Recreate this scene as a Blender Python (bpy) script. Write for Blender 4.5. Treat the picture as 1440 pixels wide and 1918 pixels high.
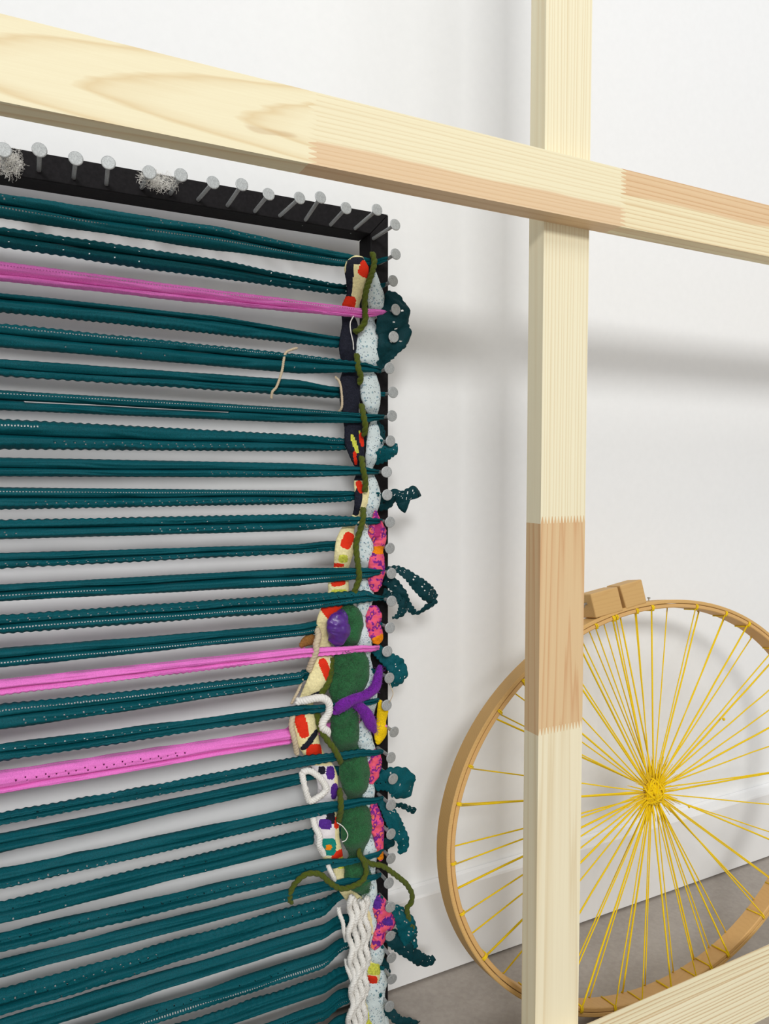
import bpy, bmesh, math, random
from mathutils import Vector, Matrix, noise
from math import sin, cos, tan, pi, sqrt, radians, atan, atan2

# ------------------------------------------------------------------ clearing
for o in list(bpy.data.objects):
    bpy.data.objects.remove(o, do_unlink=True)
SC = bpy.context.scene
COL = SC.collection
rnd = random.Random(7)

# ------------------------------------------------------------------ camera
H = 0.789                     # eye height above the floor
F = 1380.0                    # focal length for a 1440 px wide frame
PITCH = atan(71 / F)
YAW = radians(26.79)
FW = Vector((sin(YAW) * cos(PITCH), cos(YAW) * cos(PITCH), -sin(PITCH)))
RT = Vector((cos(YAW), -sin(YAW), 0))
UP = RT.cross(FW)
cam = bpy.data.cameras.new('camera')
cam.sensor_fit = 'HORIZONTAL'
cam.sensor_width = 36.0
cam.lens = F / 1440 * 36
cam.clip_start = 0.02
cam_o = bpy.data.objects.new('camera', cam)
COL.objects.link(cam_o)
m = Matrix((RT, UP, -FW)).transposed().to_4x4()
m.translation = Vector((0, 0, H))
cam_o.matrix_world = m
SC.camera = cam_o

# ------------------------------------------------------------------ world and lights
w = bpy.data.worlds.new('room_light')
SC.world = w
w.use_nodes = True
bg = w.node_tree.nodes['Background']
bg.inputs[0].default_value = (0.97, 0.98, 1.0, 1)
bg.inputs[1].default_value = 0.52


def area(name, loc, target, sx, sy, power, color=(1, 1, 1)):
    l = bpy.data.lights.new(name, 'AREA')
    l.shape = 'RECTANGLE'
    l.size, l.size_y = sx, sy
    l.energy = power
    l.color = color
    o = bpy.data.objects.new(name, l)
    COL.objects.link(o)
    o.location = loc
    d = Vector(target) - Vector(loc)
    o.rotation_euler = d.to_track_quat('-Z', 'Y').to_euler()
    return o


area('ceiling_lamp_front', (-0.2, -6.6, 4.0), (0.6, 0.95, 0.75), 2.2, 1.4, 70, (1.0, 1.0, 0.995))
area('ceiling_lamp_side', (-2.4, -6.2, 4.0), (0.65, 0.95, 0.75), 1.8, 1.25, 280, (1.0, 1.0, 0.995))
area('ceiling_lamp_above', (0.9, -1.2, 3.1), (0.9, 0.5, 0.0), 1.4, 1.0, 19, (1.0, 1.0, 0.995))

SC.view_settings.view_transform = 'Standard'
SC.view_settings.look = 'None'
SC.view_settings.gamma = 1.0
SC.view_settings.use_curve_mapping = False
SC.view_settings.exposure = -0.04


# ------------------------------------------------------------------ projection helpers (photo point -> plane Y)
def ray(x, y):
    return FW * F + RT * (x - 720) - UP * (y - 959)


def P(x, y, Y):
    r = ray(x, y)
    t = Y / r.y
    return Vector((r.x * t, Y, H + r.z * t))


def lin(c):
    c = c / 255.0
    return c / 12.92 if c <= 0.04045 else ((c + 0.055) / 1.055) ** 2.4


def rgb(r, g, b, k=0.93):
    return (lin(r) * k, lin(g) * k, lin(b) * k, 1)


# ------------------------------------------------------------------ material helpers
class NT:
    def __init__(s, name, rough=0.6, spec=0.3):
        s.m = bpy.data.materials.new(name)
        s.m.use_nodes = True
        s.t = s.m.node_tree
        s.b = s.t.nodes['Principled BSDF']
        s.b.inputs['Roughness'].default_value = rough
        s.b.inputs['Specular IOR Level'].default_value = spec

    def n(s, kind, **kw):
        nd = s.t.nodes.new(kind)
        for k, v in kw.items():
            if isinstance(k, str) and hasattr(nd, k):
                setattr(nd, k, v)
        return nd

    def l(s, a, b):
        s.t.links.new(a, b)

    def math(s, op, a, b=None, c=None):
        nd = s.t.nodes.new('ShaderNodeMath')
        nd.operation = op
        for i, v in enumerate((a, b, c)):
            if v is None:
                continue
            if isinstance(v, (int, float)):
                nd.inputs[i].default_value = v
            else:
                s.l(v, nd.inputs[i])
        return nd.outputs[0]

    def coord(s, scale=(1, 1, 1), loc=(0, 0, 0)):
        tc = s.n('ShaderNodeTexCoord')
        mp = s.n('ShaderNodeMapping')
        mp.inputs['Scale'].default_value = scale
        mp.inputs['Location'].default_value = loc
        s.l(tc.outputs['Object'], mp.inputs['Vector'])
        return mp.outputs[0]

    def noise(s, vec, scale, detail=3, rough=0.5):
        nd = s.n('ShaderNodeTexNoise')
        nd.inputs['Scale'].default_value = scale
        nd.inputs['Detail'].default_value = detail
        nd.inputs['Roughness'].default_value = rough
        s.l(vec, nd.inputs['Vector'])
        return nd.outputs['Fac']

    def ramp(s, fac, stops, interp='LINEAR'):
        nd = s.n('ShaderNodeValToRGB')
        nd.color_ramp.interpolation = interp
        e = nd.color_ramp.elements
        while len(e) < len(stops):
            e.new(0.5)
        for i, (p, c) in enumerate(stops):
            e[i].position = p
            e[i].color = c
        s.l(fac, nd.inputs[0])
        return nd.outputs[0]

    def mix(s, fac, a, b, mode='MIX'):
        nd = s.n('ShaderNodeMix')
        nd.data_type = 'RGBA'
        nd.blend_type = mode
        for sock, v in ((nd.inputs[0], fac), (nd.inputs[6], a), (nd.inputs[7], b)):
            if isinstance(v, (int, float, tuple)):
                sock.default_value = v
            else:
                s.l(v, sock)
        return nd.outputs[2]

    def base(s, v):
        if isinstance(v, tuple):
            s.b.inputs['Base Color'].default_value = v
        else:
            s.l(v, s.b.inputs['Base Color'])

    def bump(s, h, strength=0.3, dist=0.001):
        nd = s.n('ShaderNodeBump')
        nd.inputs['Strength'].default_value = strength
        nd.inputs['Distance'].default_value = dist
        s.l(h, nd.inputs['Height'])
        s.l(nd.outputs[0], s.b.inputs['Normal'])


def plain(name, c, rough=0.7, spec=0.25, nscale=400, amt=0.12, bump=0.3, bd=0.0006, sheen=0.0, metal=0.0):
    s = NT(name, rough, spec)
    v = s.coord()
    f = s.noise(v, nscale, 4)
    dark = tuple(x * (1 - amt) for x in c[:3]) + (1,)
    lite = tuple(min(1, x * (1 + amt)) for x in c[:3]) + (1,)
    s.base(s.ramp(f, [(0.3, dark), (0.7, lite)]))
    if bump:
        s.bump(f, bump, bd)
    if sheen:
        s.b.inputs['Sheen Weight'].default_value = sheen
    if metal:
        s.b.inputs['Metallic'].default_value = metal
    return s.m


def wood(name, axis, pale, ring, pitch=0.0042, cy=0.0, cz=0.3, sy=0.0, sz=0.0, wob=0.004, pink=None, split=None,
         split2=None, contrast=1.0, knots=0.0, flip=1, irr=1.0):
    """growth rings round a (tilted) pith axis cut by the board: straight grain and cathedrals come out of the cut"""
    s = NT(name, 0.55, 0.25)
    v = s.coord()
    sep = s.n('ShaderNodeSeparateXYZ')
    s.l(v, sep.inputs[0])
    if axis == 'X':
        L, A, B = sep.outputs[0], sep.outputs[1], sep.outputs[2]
        st = (1.2, 30, 30)
        fs = (8, 600, 600)
    else:
        L, A, B = sep.outputs[2], sep.outputs[1], sep.outputs[0]
        st = (30, 30, 1.2)
        fs = (600, 600, 8)
    a = s.math('SUBTRACT', s.math('SUBTRACT', A, cy), s.math('MULTIPLY', L, sy))
    b = s.math('SUBTRACT', s.math('SUBTRACT', B, cz), s.math('MULTIPLY', L, sz))
    r = s.math('SQRT', s.math('ADD', s.math('MULTIPLY', a, a), s.math('MULTIPLY', b, b)))
    wv = s.coord((st[0] * 3, st[1] * 0.4, st[2] * 0.4))
    wn = s.noise(wv, 1.0, 3)
    r = s.math('ADD', r, s.math('MULTIPLY', s.math('SUBTRACT', wn, 0.5), wob))
    wn2 = s.noise(s.coord((st[0] * .8, 70 if st[1] > 2 else 1, 70 if st[2] > 2 else 1) if axis == 'X' else (70, 70, 1)), 1.0, 2)
    r = s.math('ADD', r, s.math('MULTIPLY', s.math('SUBTRACT', wn2, 0.5), pitch * 1.6 * irr))
    fr = s.math('FRACT', s.math('DIVIDE', r, pitch))
    mid = tuple(pale[i] + (ring[i] - pale[i]) * 0.35 * contrast for i in range(3)) + (1,)
    rg = tuple(pale[i] + (ring[i] - pale[i]) * contrast for i in range(3)) + (1,)
    c = s.ramp(fr, [(0.0, pale), (0.45, pale), (0.72, mid), (0.88, rg), (0.97, mid), (1.0, pale)])
    fib = s.noise(s.coord(fs), 1.0, 3)
    c = s.mix(s.math('MULTIPLY', fib, 0.22), c, tuple(x * 0.9 for x in ring[:3]) + (1,))
    if pink:
        wob2 = s.math('MULTIPLY', s.math('SUBTRACT', s.noise(s.coord((6, 6, 6)), 1.0, 2), 0.5), 0.012)
        d = s.math('ADD', B, wob2)
        if split is None:
            fac = 0.85
        else:
            fac = s.math('MULTIPLY', s.math('SUBTRACT', d, split), 350.0 * flip)
            fac = s.math('MINIMUM', s.math('MAXIMUM', fac, 0.0), 0.85)
        c = s.mix(fac, c, s.mix(0.5, c, pink, 'MULTIPLY'))
    if knots:
        kn = s.noise(s.coord((14, 60, 60) if axis == 'X' else (60, 60, 14)), 1.0, 1)
        kf = s.math('MINIMUM', s.math('MAXIMUM', s.math('MULTIPLY', s.math('SUBTRACT', kn, 0.72), 9), 0.0), knots)
        c = s.mix(kf, c, rgb(200, 160, 110))
    s.base(c)
    s.bump(fib, 0.12, 0.0004)
    return s.m


# ------------------------------------------------------------------ mesh helpers
def link(name, verts, faces, mats, parent=None, origin=None, fmat=None, smooth=False, uvs=None):
    if origin is None:
        n = len(verts)
        origin = sum((Vector(v) for v in verts), Vector()) / max(1, n)
    origin = Vector(origin)
    me = bpy.data.meshes.new(name)
    me.from_pydata([tuple(Vector(v) - origin) for v in verts], [], faces)
    if not isinstance(mats, (list, tuple)):
        mats = [mats]
    for mt in mats:
        me.materials.append(mt)
    if fmat:
        me.polygons.foreach_set('material_index', fmat)
    if smooth:
        me.polygons.foreach_set('use_smooth', [True] * len(me.polygons))
    me.update()
    o = bpy.data.objects.new(name, me)
    COL.objects.link(o)
    o.location = origin
    if parent:
        o.parent = parent
        o.location = origin - parent.location
    return o


def thing(name, label, cat, loc, group=None):
    o = bpy.data.objects.new(name, None)
    o.empty_display_size = 0.05
    COL.objects.link(o)
    o.location = loc
    return tag(o, label, cat, group)


def tag(o, label, cat, group=None, kind=None):
    o['label'] = label
    o['category'] = cat
    if group:
        o['group'] = group
    if kind:
        o['kind'] = kind
    return o


def bevel(o, w=0.001, seg=2):
    md = o.modifiers.new('bevel', 'BEVEL')
    md.width = w
    md.segments = seg
    md.limit_method = 'ANGLE'
    return o


def box(x0, x1, y0, y1, z0, z1):
    v = [(x, y, z) for x in (x0, x1) for y in (y0, y1) for z in (z0, z1)]
    f = [(0, 1, 3, 2), (4, 6, 7, 5), (0, 4, 5, 1), (2, 3, 7, 6), (0, 2, 6, 4), (1, 5, 7, 3)]
    return v, f


def frames(pts):
    """parallel transported frames along a polyline"""
    T = []
    for i in range(len(pts)):
        a = pts[max(0, i - 1)]
        b = pts[min(len(pts) - 1, i + 1)]
        d = b - a
        T.append(d.normalized() if d.length > 1e-9 else Vector((0, 0, 1)))
    n = T[0].orthogonal().normalized()
    out = []
    for t in T:
        n = (n - t * n.dot(t))
        n = n.normalized() if n.length > 1e-6 else t.orthogonal().normalized()
        out.append((t, n, t.cross(n)))
    return out


def tube(pts, rad, seg=6, V=None, Fc=None, caps=True):
    if V is None:
        V, Fc = [], []
    pts = [Vector(p) for p in pts]
    fr = frames(pts)
    b = len(V)
    for i, (p, (t, n, c)) in enumerate(zip(pts, fr)):
        r = rad(i / (len(pts) - 1)) if callable(rad) else rad
        for k in range(seg):
            a = 2 * pi * k / seg
            V.append(p + (n * cos(a) + c * sin(a)) * r)
    for i in range(len(pts) - 1):
        for k in range(seg):
            k2 = (k + 1) % seg
            Fc.append((b + i * seg + k, b + i * seg + k2, b + (i + 1) * seg + k2, b + (i + 1) * seg + k))
    if caps:
        Fc.append(tuple(b + k for k in range(seg))[::-1])
        Fc.append(tuple(b + (len(pts) - 1) * seg + k for k in range(seg)))
    return V, Fc


def crom(pts, n):
    """catmull-rom through tuples of any length, n samples per span"""
    out = []
    m_ = len(pts)
    for i in range(m_ - 1):
        p0, p1, p2, p3 = pts[max(0, i - 1)], pts[i], pts[i + 1], pts[min(m_ - 1, i + 2)]
        for k in range(n):
            t = k / n
            out.append(tuple(0.5 * ((2 * b) + (-a + c) * t + (2 * a - 5 * b + 4 * c - d) * t * t + (-a + 3 * b - 3 * c + d) * t ** 3)
                             for a, b, c, d in zip(p0, p1, p2, p3)))
    out.append(tuple(pts[-1]))
    return out


def lathe(prof, base, axis, seg=16):
    """prof: (along, radius); returns verts, faces"""
    axis = Vector(axis).normalized()
    n = axis.orthogonal().normalized()
    c = axis.cross(n)
    V, Fc = [], []
    for (a, r) in prof:
        for k in range(seg):
            t = 2 * pi * k / seg
            V.append(Vector(base) + axis * a + (n * cos(t) + c * sin(t)) * r)
    for i in range(len(prof) - 1):
        for k in range(seg):
            k2 = (k + 1) % seg
            Fc.append((i * seg + k, i * seg + k2, (i + 1) * seg + k2, (i + 1) * seg + k))
    Fc.append(tuple(range(seg))[::-1])
    Fc.append(tuple((len(prof) - 1) * seg + k for k in range(seg)))
    return V, Fc


# ------------------------------------------------------------------ materials
M = {}
s = NT('white_wall_paint', 0.75, 0.2)
v = s.coord()
f = s.noise(v, 90, 4)
s.base(s.ramp(f, [(0.3, (0.845, 0.85, 0.845, 1)), (0.7, (0.86, 0.865, 0.86, 1))]))
s.bump(s.noise(v, 160, 3), 0.05, 0.0006)
M['wall'] = s.m
s = NT('white_gloss_trim', 0.35, 0.4)
v = s.coord()
s.base(s.ramp(s.noise(v, 20, 3), [(0.3, (0.85, 0.85, 0.845, 1)), (0.7, (0.87, 0.87, 0.865, 1))]))
M['trim'] = s.m
s = NT('grey_concrete', 0.42, 0.35)
v = s.coord()
f1 = s.noise(v, 5, 6, 0.6)
f2 = s.noise(v, 150, 4)
c = s.ramp(f1, [(0.3, rgb(158, 149, 140)), (0.55, rgb(174, 165, 156)), (0.75, rgb(186, 178, 169))])
c = s.mix(0.18, c, s.ramp(f2, [(0.35, rgb(140, 132, 124)), (0.65, rgb(190, 183, 174))]))
s.base(c)
s.bump(f2, 0.06, 0.0006)
M['floor'] = s.m

PALE = rgb(244, 231, 192)
RING = rgb(216, 184, 128)
PINK = rgb(224, 160, 120, 1.0)
PINKW = rgb(232, 202, 156)
PINKR = rgb(214, 165, 118)

M['black'] = plain('black_stained_wood', (0.010, 0.009, 0.010, 1), 0.7, 0.12, 300, 0.3, 0.3, 0.0004)
M['nail'] = plain('galvanised_steel', (0.36, 0.375, 0.375, 1), 0.5, 0.4, 700, 0.2, 0.3, 0.0004, 0, 0.35)
M['teal'] = plain('teal_lace', (0.0012, 0.078, 0.096, 1), 0.6, 0.12, 900, 0.28, 0.5, 0.0005)
M['teal_dark'] = plain('dark_teal_lace', (0.0012, 0.034, 0.042, 1), 0.65, 0.14, 900, 0.3, 0.5, 0.0005)
M['pink'] = plain('pink_lace', rgb(236, 122, 205), 0.65, 0.2, 900, 0.14, 0.5, 0.0005, 0.1)
M['hoop'] = wood('hoop_beech', 'X', rgb(218, 176, 112), rgb(196, 150, 88), 0.0035, 0.0, 0.2, 0, 0.1, 0.004, contrast=0.25)
M['hoop_in'] = wood('hoop_beech_inner', 'X', rgb(220, 176, 114), rgb(204, 156, 96), 0.003, 0.0, 0.2, 0, 0.1, 0.004, contrast=0.25)
M['block'] = wood('hoop_block_wood', 'X', rgb(212, 172, 112), rgb(194, 150, 90), 0.003, 0.02, 0.02, 0, 0.05, 0.002, contrast=0.3)
M['yarn'] = plain('yellow_yarn', rgb(250, 208, 20), 0.7, 0.15, 1500, 0.18, 0.7, 0.0005, 0.1)
M['hub'] = plain('yellow_yarn_knot', rgb(252, 208, 4), 0.8, 0.1, 1500, 0.15, 0.8, 0.0006, 0.1)
M['bolt'] = plain('bolt_steel', (0.42, 0.43, 0.42, 1), 0.35, 0.5, 600, 0.1, 0.1, 0.0003, 0, 0.8)
M['olive'] = plain('olive_wool_yarn', rgb(88, 100, 28), 0.95, 0.05, 1800, 0.35, 1.0, 0.0012, 0.1)
M['roving'] = plain('forest_green_roving', rgb(48, 100, 62), 1.0, 0.03, 700, 0.3, 0.8, 0.0015, 0.15)
M['purple_wool'] = plain('purple_roving', rgb(122, 42, 160), 1.0, 0.03, 900, 0.2, 0.8, 0.0012, 0.15)
M['satin'] = plain('purple_satin', rgb(78, 26, 130), 0.32, 0.6, 150, 0.2, 0.1, 0.0006, 0.1)
M['white_cord'] = plain('white_cotton_cord', rgb(248, 245, 238), 0.9, 0.1, 1500, 0.06, 0.9, 0.001)
M['cream_cord'] = plain('cream_twine', rgb(216, 198, 168), 0.9, 0.1, 1500, 0.15, 0.9, 0.001)
M['brown_cord'] = plain('brown_tweed_cord', rgb(150, 104, 56), 0.9, 0.1, 900, 0.4, 0.9, 0.001)
M['red'] = plain('red_cotton', rgb(228, 52, 26), 0.8, 0.15, 1100, 0.1, 0.4, 0.0005)
M['cream'] = plain('cream_cotton', rgb(238, 226, 172), 0.8, 0.15, 500, 0.12, 0.4, 0.0005)
M['navy'] = plain('black_navy_cotton', rgb(32, 34, 46), 0.8, 0.15, 600, 0.4, 0.4, 0.0005)
M['lime'] = plain('lime_cotton', rgb(206, 208, 80), 0.8, 0.15, 400, 0.3, 0.4, 0.0005)
M['orange'] = plain('orange_cotton', rgb(240, 140, 20), 0.8, 0.15, 600, 0.2, 0.4, 0.0005)
M['yellow'] = plain('yellow_cotton', rgb(240, 200, 20), 0.8, 0.15, 600, 0.2, 0.4, 0.0005)
M['violet'] = plain('violet_cotton', rgb(86, 44, 140), 0.8, 0.15, 600, 0.2, 0.4, 0.0005)
M['white_cotton'] = plain('white_cotton', rgb(236, 230, 232), 0.8, 0.15, 600, 0.05, 0.4, 0.0005)
M['teal_cotton'] = plain('turquoise_cotton', rgb(20, 136, 122), 0.8, 0.15, 600, 0.1, 0.4, 0.0005)
M['magenta'] = plain('magenta_cotton', rgb(176, 48, 110), 0.8, 0.15, 600, 0.1, 0.4, 0.0005)


def print_cloth(name, base, spots, scale, th, rough=0.8):
    """cotton with a printed speckle: voronoi cells, one dot size per colour"""
    s = NT(name, rough, 0.15)
    v = s.coord()
    c = base
    for i, (col, sc, lim) in enumerate(spots):
        vo = s.n('ShaderNodeTexVoronoi')
        vo.inputs['Scale'].default_value = sc
        mp = s.coord((1, 1, 1), (0.37 * i, 0.11 * i, 0.23 * i))
        s.l(mp, vo.inputs['Vector'])
        fac = s.math('LESS_THAN', vo.outputs['Distance'], lim)
        c = s.mix(fac, c, col)
    s.base(c)
    s.bump(s.noise(v, 900, 3), 0.4, 0.0005)
    return s.m


M['speckle'] = print_cloth('pale_blue_speckled_cotton', rgb(212, 224, 224),
                           [(rgb(150, 176, 184), 170, 0.26), (rgb(66, 92, 140), 210, 0.15), (rgb(84, 98, 104), 330, 0.2)], 0, 0)
s = NT('coral_purple_batik', 0.7, 0.2)
v = s.coord()
nz = s.noise(v, 110, 2)
s.base(s.ramp(nz, [(0.0, rgb(240, 96, 110)), (0.46, rgb(238, 92, 120)), (0.5, rgb(228, 80, 150)), (0.53, rgb(130, 36, 130)),
                   (0.6, rgb(110, 40, 140)), (0.63, rgb(240, 110, 100)), (0.75, rgb(244, 130, 96))]))
s.bump(s.noise(v, 500, 3), 0.4, 0.0006)
M['batik'] = s.m

# ------------------------------------------------------------------ the room: wall, baseboard, floor
YW, YB = 0.989, 0.963        # wall plane, baseboard front
ZB = H - 0.6505             # baseboard height
V, Fc = box(-1.6, 4.2, YW, YW + 0.12, -0.02, 3.0)
link('wall_back', V, Fc, M['wall'])['kind'] = 'structure'
prof = [(YB, 0.004), (YB, ZB - 0.004), (YB + 0.0015, ZB - 0.0005), (YB + 0.004, ZB), (YW - 0.006, ZB + 0.0015), (YW - 0.0005, ZB + 0.004), (YW - 0.0005, 0.004)]
V = [(x, y, z) for x in (-1.6, 4.2) for (y, z) in prof]
n = len(prof)
Fc = [tuple(range(n)), tuple(range(2 * n - 1, n - 1, -1))] + [(i, n + i, n + (i + 1) % n, (i + 1) % n) for i in range(n)]
link('baseboard_back', V, Fc, M['trim'])['kind'] = 'structure'
V, Fc = box(-1.6, 4.2, -3.4, YW + 0.12, -0.06, 0.0)
link('floor', V, Fc, M['floor'])['kind'] = 'structure'

# ------------------------------------------------------------------ the wooden frame of finger-jointed boards
DB, DP, DPB = 0.671, 0.698, 0.7255   # rail front, rail back = post front, post back


def board(name, axis, a0, a1, b0, b1, y0, y1, mat, parent, teeth0=None, teeth1=None, tooth=0.0085, nt=14):
    """board lying along X or Z; ends cut to interlocking fingers (teeth0 / teeth1 = True)"""
    def end(a, sgn, on):
        if not on:
            return [(a, b0), (a, b1)]
        pts = []
        for i in range(nt):
            b = b0 + (b1 - b0) * i / nt
            d = (b1 - b0) / nt
            pts += [(a - tooth / 2, b + d * 0.10), (a + tooth / 2, b + d * 0.45), (a + tooth / 2, b + d * 0.60), (a - tooth / 2, b + d * 0.95)]
        pts[0] = (a - tooth / 2, b0)
        pts[-1] = (a - tooth / 2, b1)
        return pts
    e0 = end(a0, -1, teeth0)
    e1 = end(a1, 1, teeth1)
    loop = e0[::-1] + e1
    mk = (lambda a, b, y: (a, y, b)) if axis == 'X' else (lambda a, b, y: (b, y, a))
    n = len(loop)
    V = [mk(a, b, y0) for a, b in loop] + [mk(a, b, y1) for a, b in loop]
    Fc = [tuple(range(n)), tuple(range(2 * n - 1, n - 1, -1))]
    Fc += [(i, (i + 1) % n, n + (i + 1) % n, n + i) for i in range(n)]
    ac, bc = (a0 + a1) / 2, (b0 + b1) / 2
    o = link(name, V, Fc, mat, parent, mk(ac, bc, (y0 + y1) / 2))
    bm = bmesh.new()
    bm.from_mesh(o.data)
    bmesh.ops.recalc_face_normals(bm, faces=bm.faces)
    bmesh.ops.triangulate(bm, faces=[f for f in bm.faces if len(f.verts) > 4])
    bm.to_mesh(o.data)
    bm.free()
    return o


px0 = P(1020, 0, DP).x
PX0 = P(1015.5, 700, DP).x
PX1 = P(1099.5, 700, DP).x
ZR1 = P(0, 25, DB).z           # top of upper rail
ZR0 = P(0, 189.5, DB).z        # bottom of upper rail
WR = ZR1 - ZR0
lf = thing('wooden_frame', 'pale finger-jointed pine frame of crossed post and rails standing in front', 'frame', ((PX0 + PX1) / 2, DP, 0))
XJ1 = P(585, 220, DB).x
XJ2 = P(1167, 380, DB).x
wA = wood('pine_cathedral', 'X', rgb(251, 242, 206), rgb(226, 196, 142), 0.0105, 0.055, -0.012, -0.09, 0.03, 0.010, knots=0.4, contrast=0.6, irr=0.5)
wB = wood('pine_two_tone', 'X', rgb(251, 242, 206), rgb(222, 194, 142), 0.0045, 0.0, 0.35, 0, 0.0, 0.003, pink=PINK, split=-0.010, flip=-1, contrast=0.42, irr=1.4)
wC = wood('pine_pink_top', 'X', rgb(251, 240, 200), rgb(212, 172, 118), 0.0055, 0.0, 0.40, 0, 0.0, 0.004, pink=PINK, split=0.004, flip=1, contrast=0.6, irr=1.5)
wD = wood('pine_straight', 'Z', rgb(251, 243, 211), rgb(224, 200, 152), 0.0046, 0.012, 0.10, 0, 0.0, 0.004, contrast=0.55, irr=1.5)
wE = wood('pine_pink', 'Z', PINKW, PINKR, 0.0055, 0.03, 0.014, 0.02, 0.0, 0.004, contrast=0.75)
wF = wood('pine_flat', 'Z', rgb(250, 240, 208), rgb(226, 204, 160), 0.009, 0.034, 0.006, 0.012, 0.0, 0.004, contrast=0.55)
wG = wood('pine_coarse_grain', 'X', rgb(254, 246, 212), rgb(214, 180, 130), 0.0046, -0.14, 0.16, 0, 0.0, 0.003, contrast=0.9, irr=1.6)
board('rail_board', 'X', -0.75, XJ1, ZR0, ZR1, DB, DP, wA, lf, None, True)
board('rail_board', 'X', XJ1, XJ2, ZR0, ZR1, DB, DP, wB, lf, True, True)
board('rail_board', 'X', XJ2, 1.9, ZR0, ZR1, DB, DP, wC, lf, True, None)
ZJ1 = P(1055, 973, DP).z
ZJ2 = P(1050, 1364, DP).z
board('post_board', 'Z', ZJ1, 1.75, PX0, PX1, DP, DPB, wD, lf, True, None)
board('post_board', 'Z', ZJ2, ZJ1, PX0, PX1, DP, DPB, wE, lf, True, True)
board('post_board', 'Z', 0.0, ZJ2, PX0, PX1, DP, DPB, wF, lf, None, True)
board('rail_board', 'X', -0.75, 1.9, 0.0, 0.0825, DB, DP - 0.0002, wG, lf)

# ------------------------------------------------------------------ black nail loom
DF = 0.922
FX0, FX1 = P(694, 600, DF).x, P(727, 1100, DF).x
FZ1 = P(73, 285.5, DF).z
FZ0 = FZ1 - 0.0298
LX = -0.36
loom = thing('nail_loom', 'black wooden loom frame studded with big-headed nails along its edge', 'loom', ((LX + FX1) / 2, DF + 0.017, 0))
TH = 0.0369
MW = FX1 - FX0


def prism(name, poly, y0, y1, mat, parent, swap=False):
    n = len(poly)
    V = [(a, y0, b) for a, b in poly] + [(a, y1, b) for a, b in poly]
    Fc = [tuple(range(n)), tuple(range(2 * n - 1, n - 1, -1))] + [(i, (i + 1) % n, n + (i + 1) % n, n + i) for i in range(n)]
    o = link(name, V, Fc, mat, parent)
    bm = bmesh.new()
    bm.from_mesh(o.data)
    bmesh.ops.recalc_face_normals(bm, faces=bm.faces)
    bm.to_mesh(o.data)
    bm.free()
    return o


g = 0.0004
bevel(prism('top_rail', [(LX, FZ1), (FX1, FZ1), (FX0 - g, FZ0), (LX + MW + g, FZ0)], DF, DF + TH, M['black'], loom), 0.001)
bevel(prism('side_rail', [(FX1, FZ1 - g), (FX1, 0), (FX0, 0), (FX0, FZ0 - g)], DF, DF + TH, M['black'], loom), 0.001)
bevel(prism('side_rail', [(LX, FZ1 - g), (LX, 0), (LX + MW, 0), (LX + MW, FZ0 - g)], DF, DF + TH, M['black'], loom), 0.001)

# nails: (head x, head y, base x, base y)
TOPN = [(7, 281, 8, 318), (74, 281, 73, 319), (142, 297, 138, 333), (203, 305, 199, 345), (280, 323, 265, 352), (339, 328, 319, 363),
        (399, 342, 371, 374), (453, 346, 426, 385), (503, 364, 477, 396), (561, 371, 524, 404), (600, 370, 572, 412), (648, 390, 619, 421),
        (706, 393, 665, 428), (740, 421, 699, 447)]
SIDE = [(741, 476), (736, 526), (741, 580), (737, 631), (729, 690), (736, 735), (734, 779), (731, 826), (724, 884), (725, 927), (730, 978),
        (730, 1027), (733, 1074), (733, 1126), (730, 1176), (725, 1220), (729, 1270), (724, 1321), (738, 1371), (732, 1419), (736, 1459),
        (732, 1508), (732, 1562), (732, 1608), (728, 1654), (731, 1699), (731, 1753), (733, 1794), (734, 1834), (729, 1885)]
NAILHEAD = []


def nail(hx, hy, bx, by, L):
    a = P(bx, by, DF)
    h = P(hx, hy, DF - L)
    ax = (h - a).normalized()
    ln = (h - a).length
    prof = [(-0.012, 0.0016), (0, 0.0024), (ln - 0.003, 0.0024), (ln - 0.0015, 0.003)]
    V, Fc = lathe(prof, a, ax, 10)
    # flat head, turned a little towards the front
    hn = (ax + Vector((rnd.uniform(-.12, .12), -0.5, rnd.uniform(-.12, .12)))).normalized()
    R = 0.0077
    V2, F2 = lathe([(-0.0016, R * 0.5), (-0.0008, R * 0.93), (0.0, R), (0.0007, R * 0.97), (0.001, R * 0.86)], h, hn, 20)
    b = len(V)
    V += V2
    Fc += [tuple(i + b for i in f) for f in F2]
    o = link('nail', V, Fc, M['nail'], loom)
    NAILHEAD.append(h)
    return o


for hx, hy, bx, by in TOPN:
    nail(hx, hy, bx, by, 0.051)
for i, (hx, hy) in enumerate(SIDE):
    vx, vy = 24 - hx, 888 - hy
    k = (hx - 708 + (i * 7 % 5) - 2) / (hx - 24)
    nail(hx, hy, hx + vx * k, hy + vy * k, 0.037)

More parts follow.
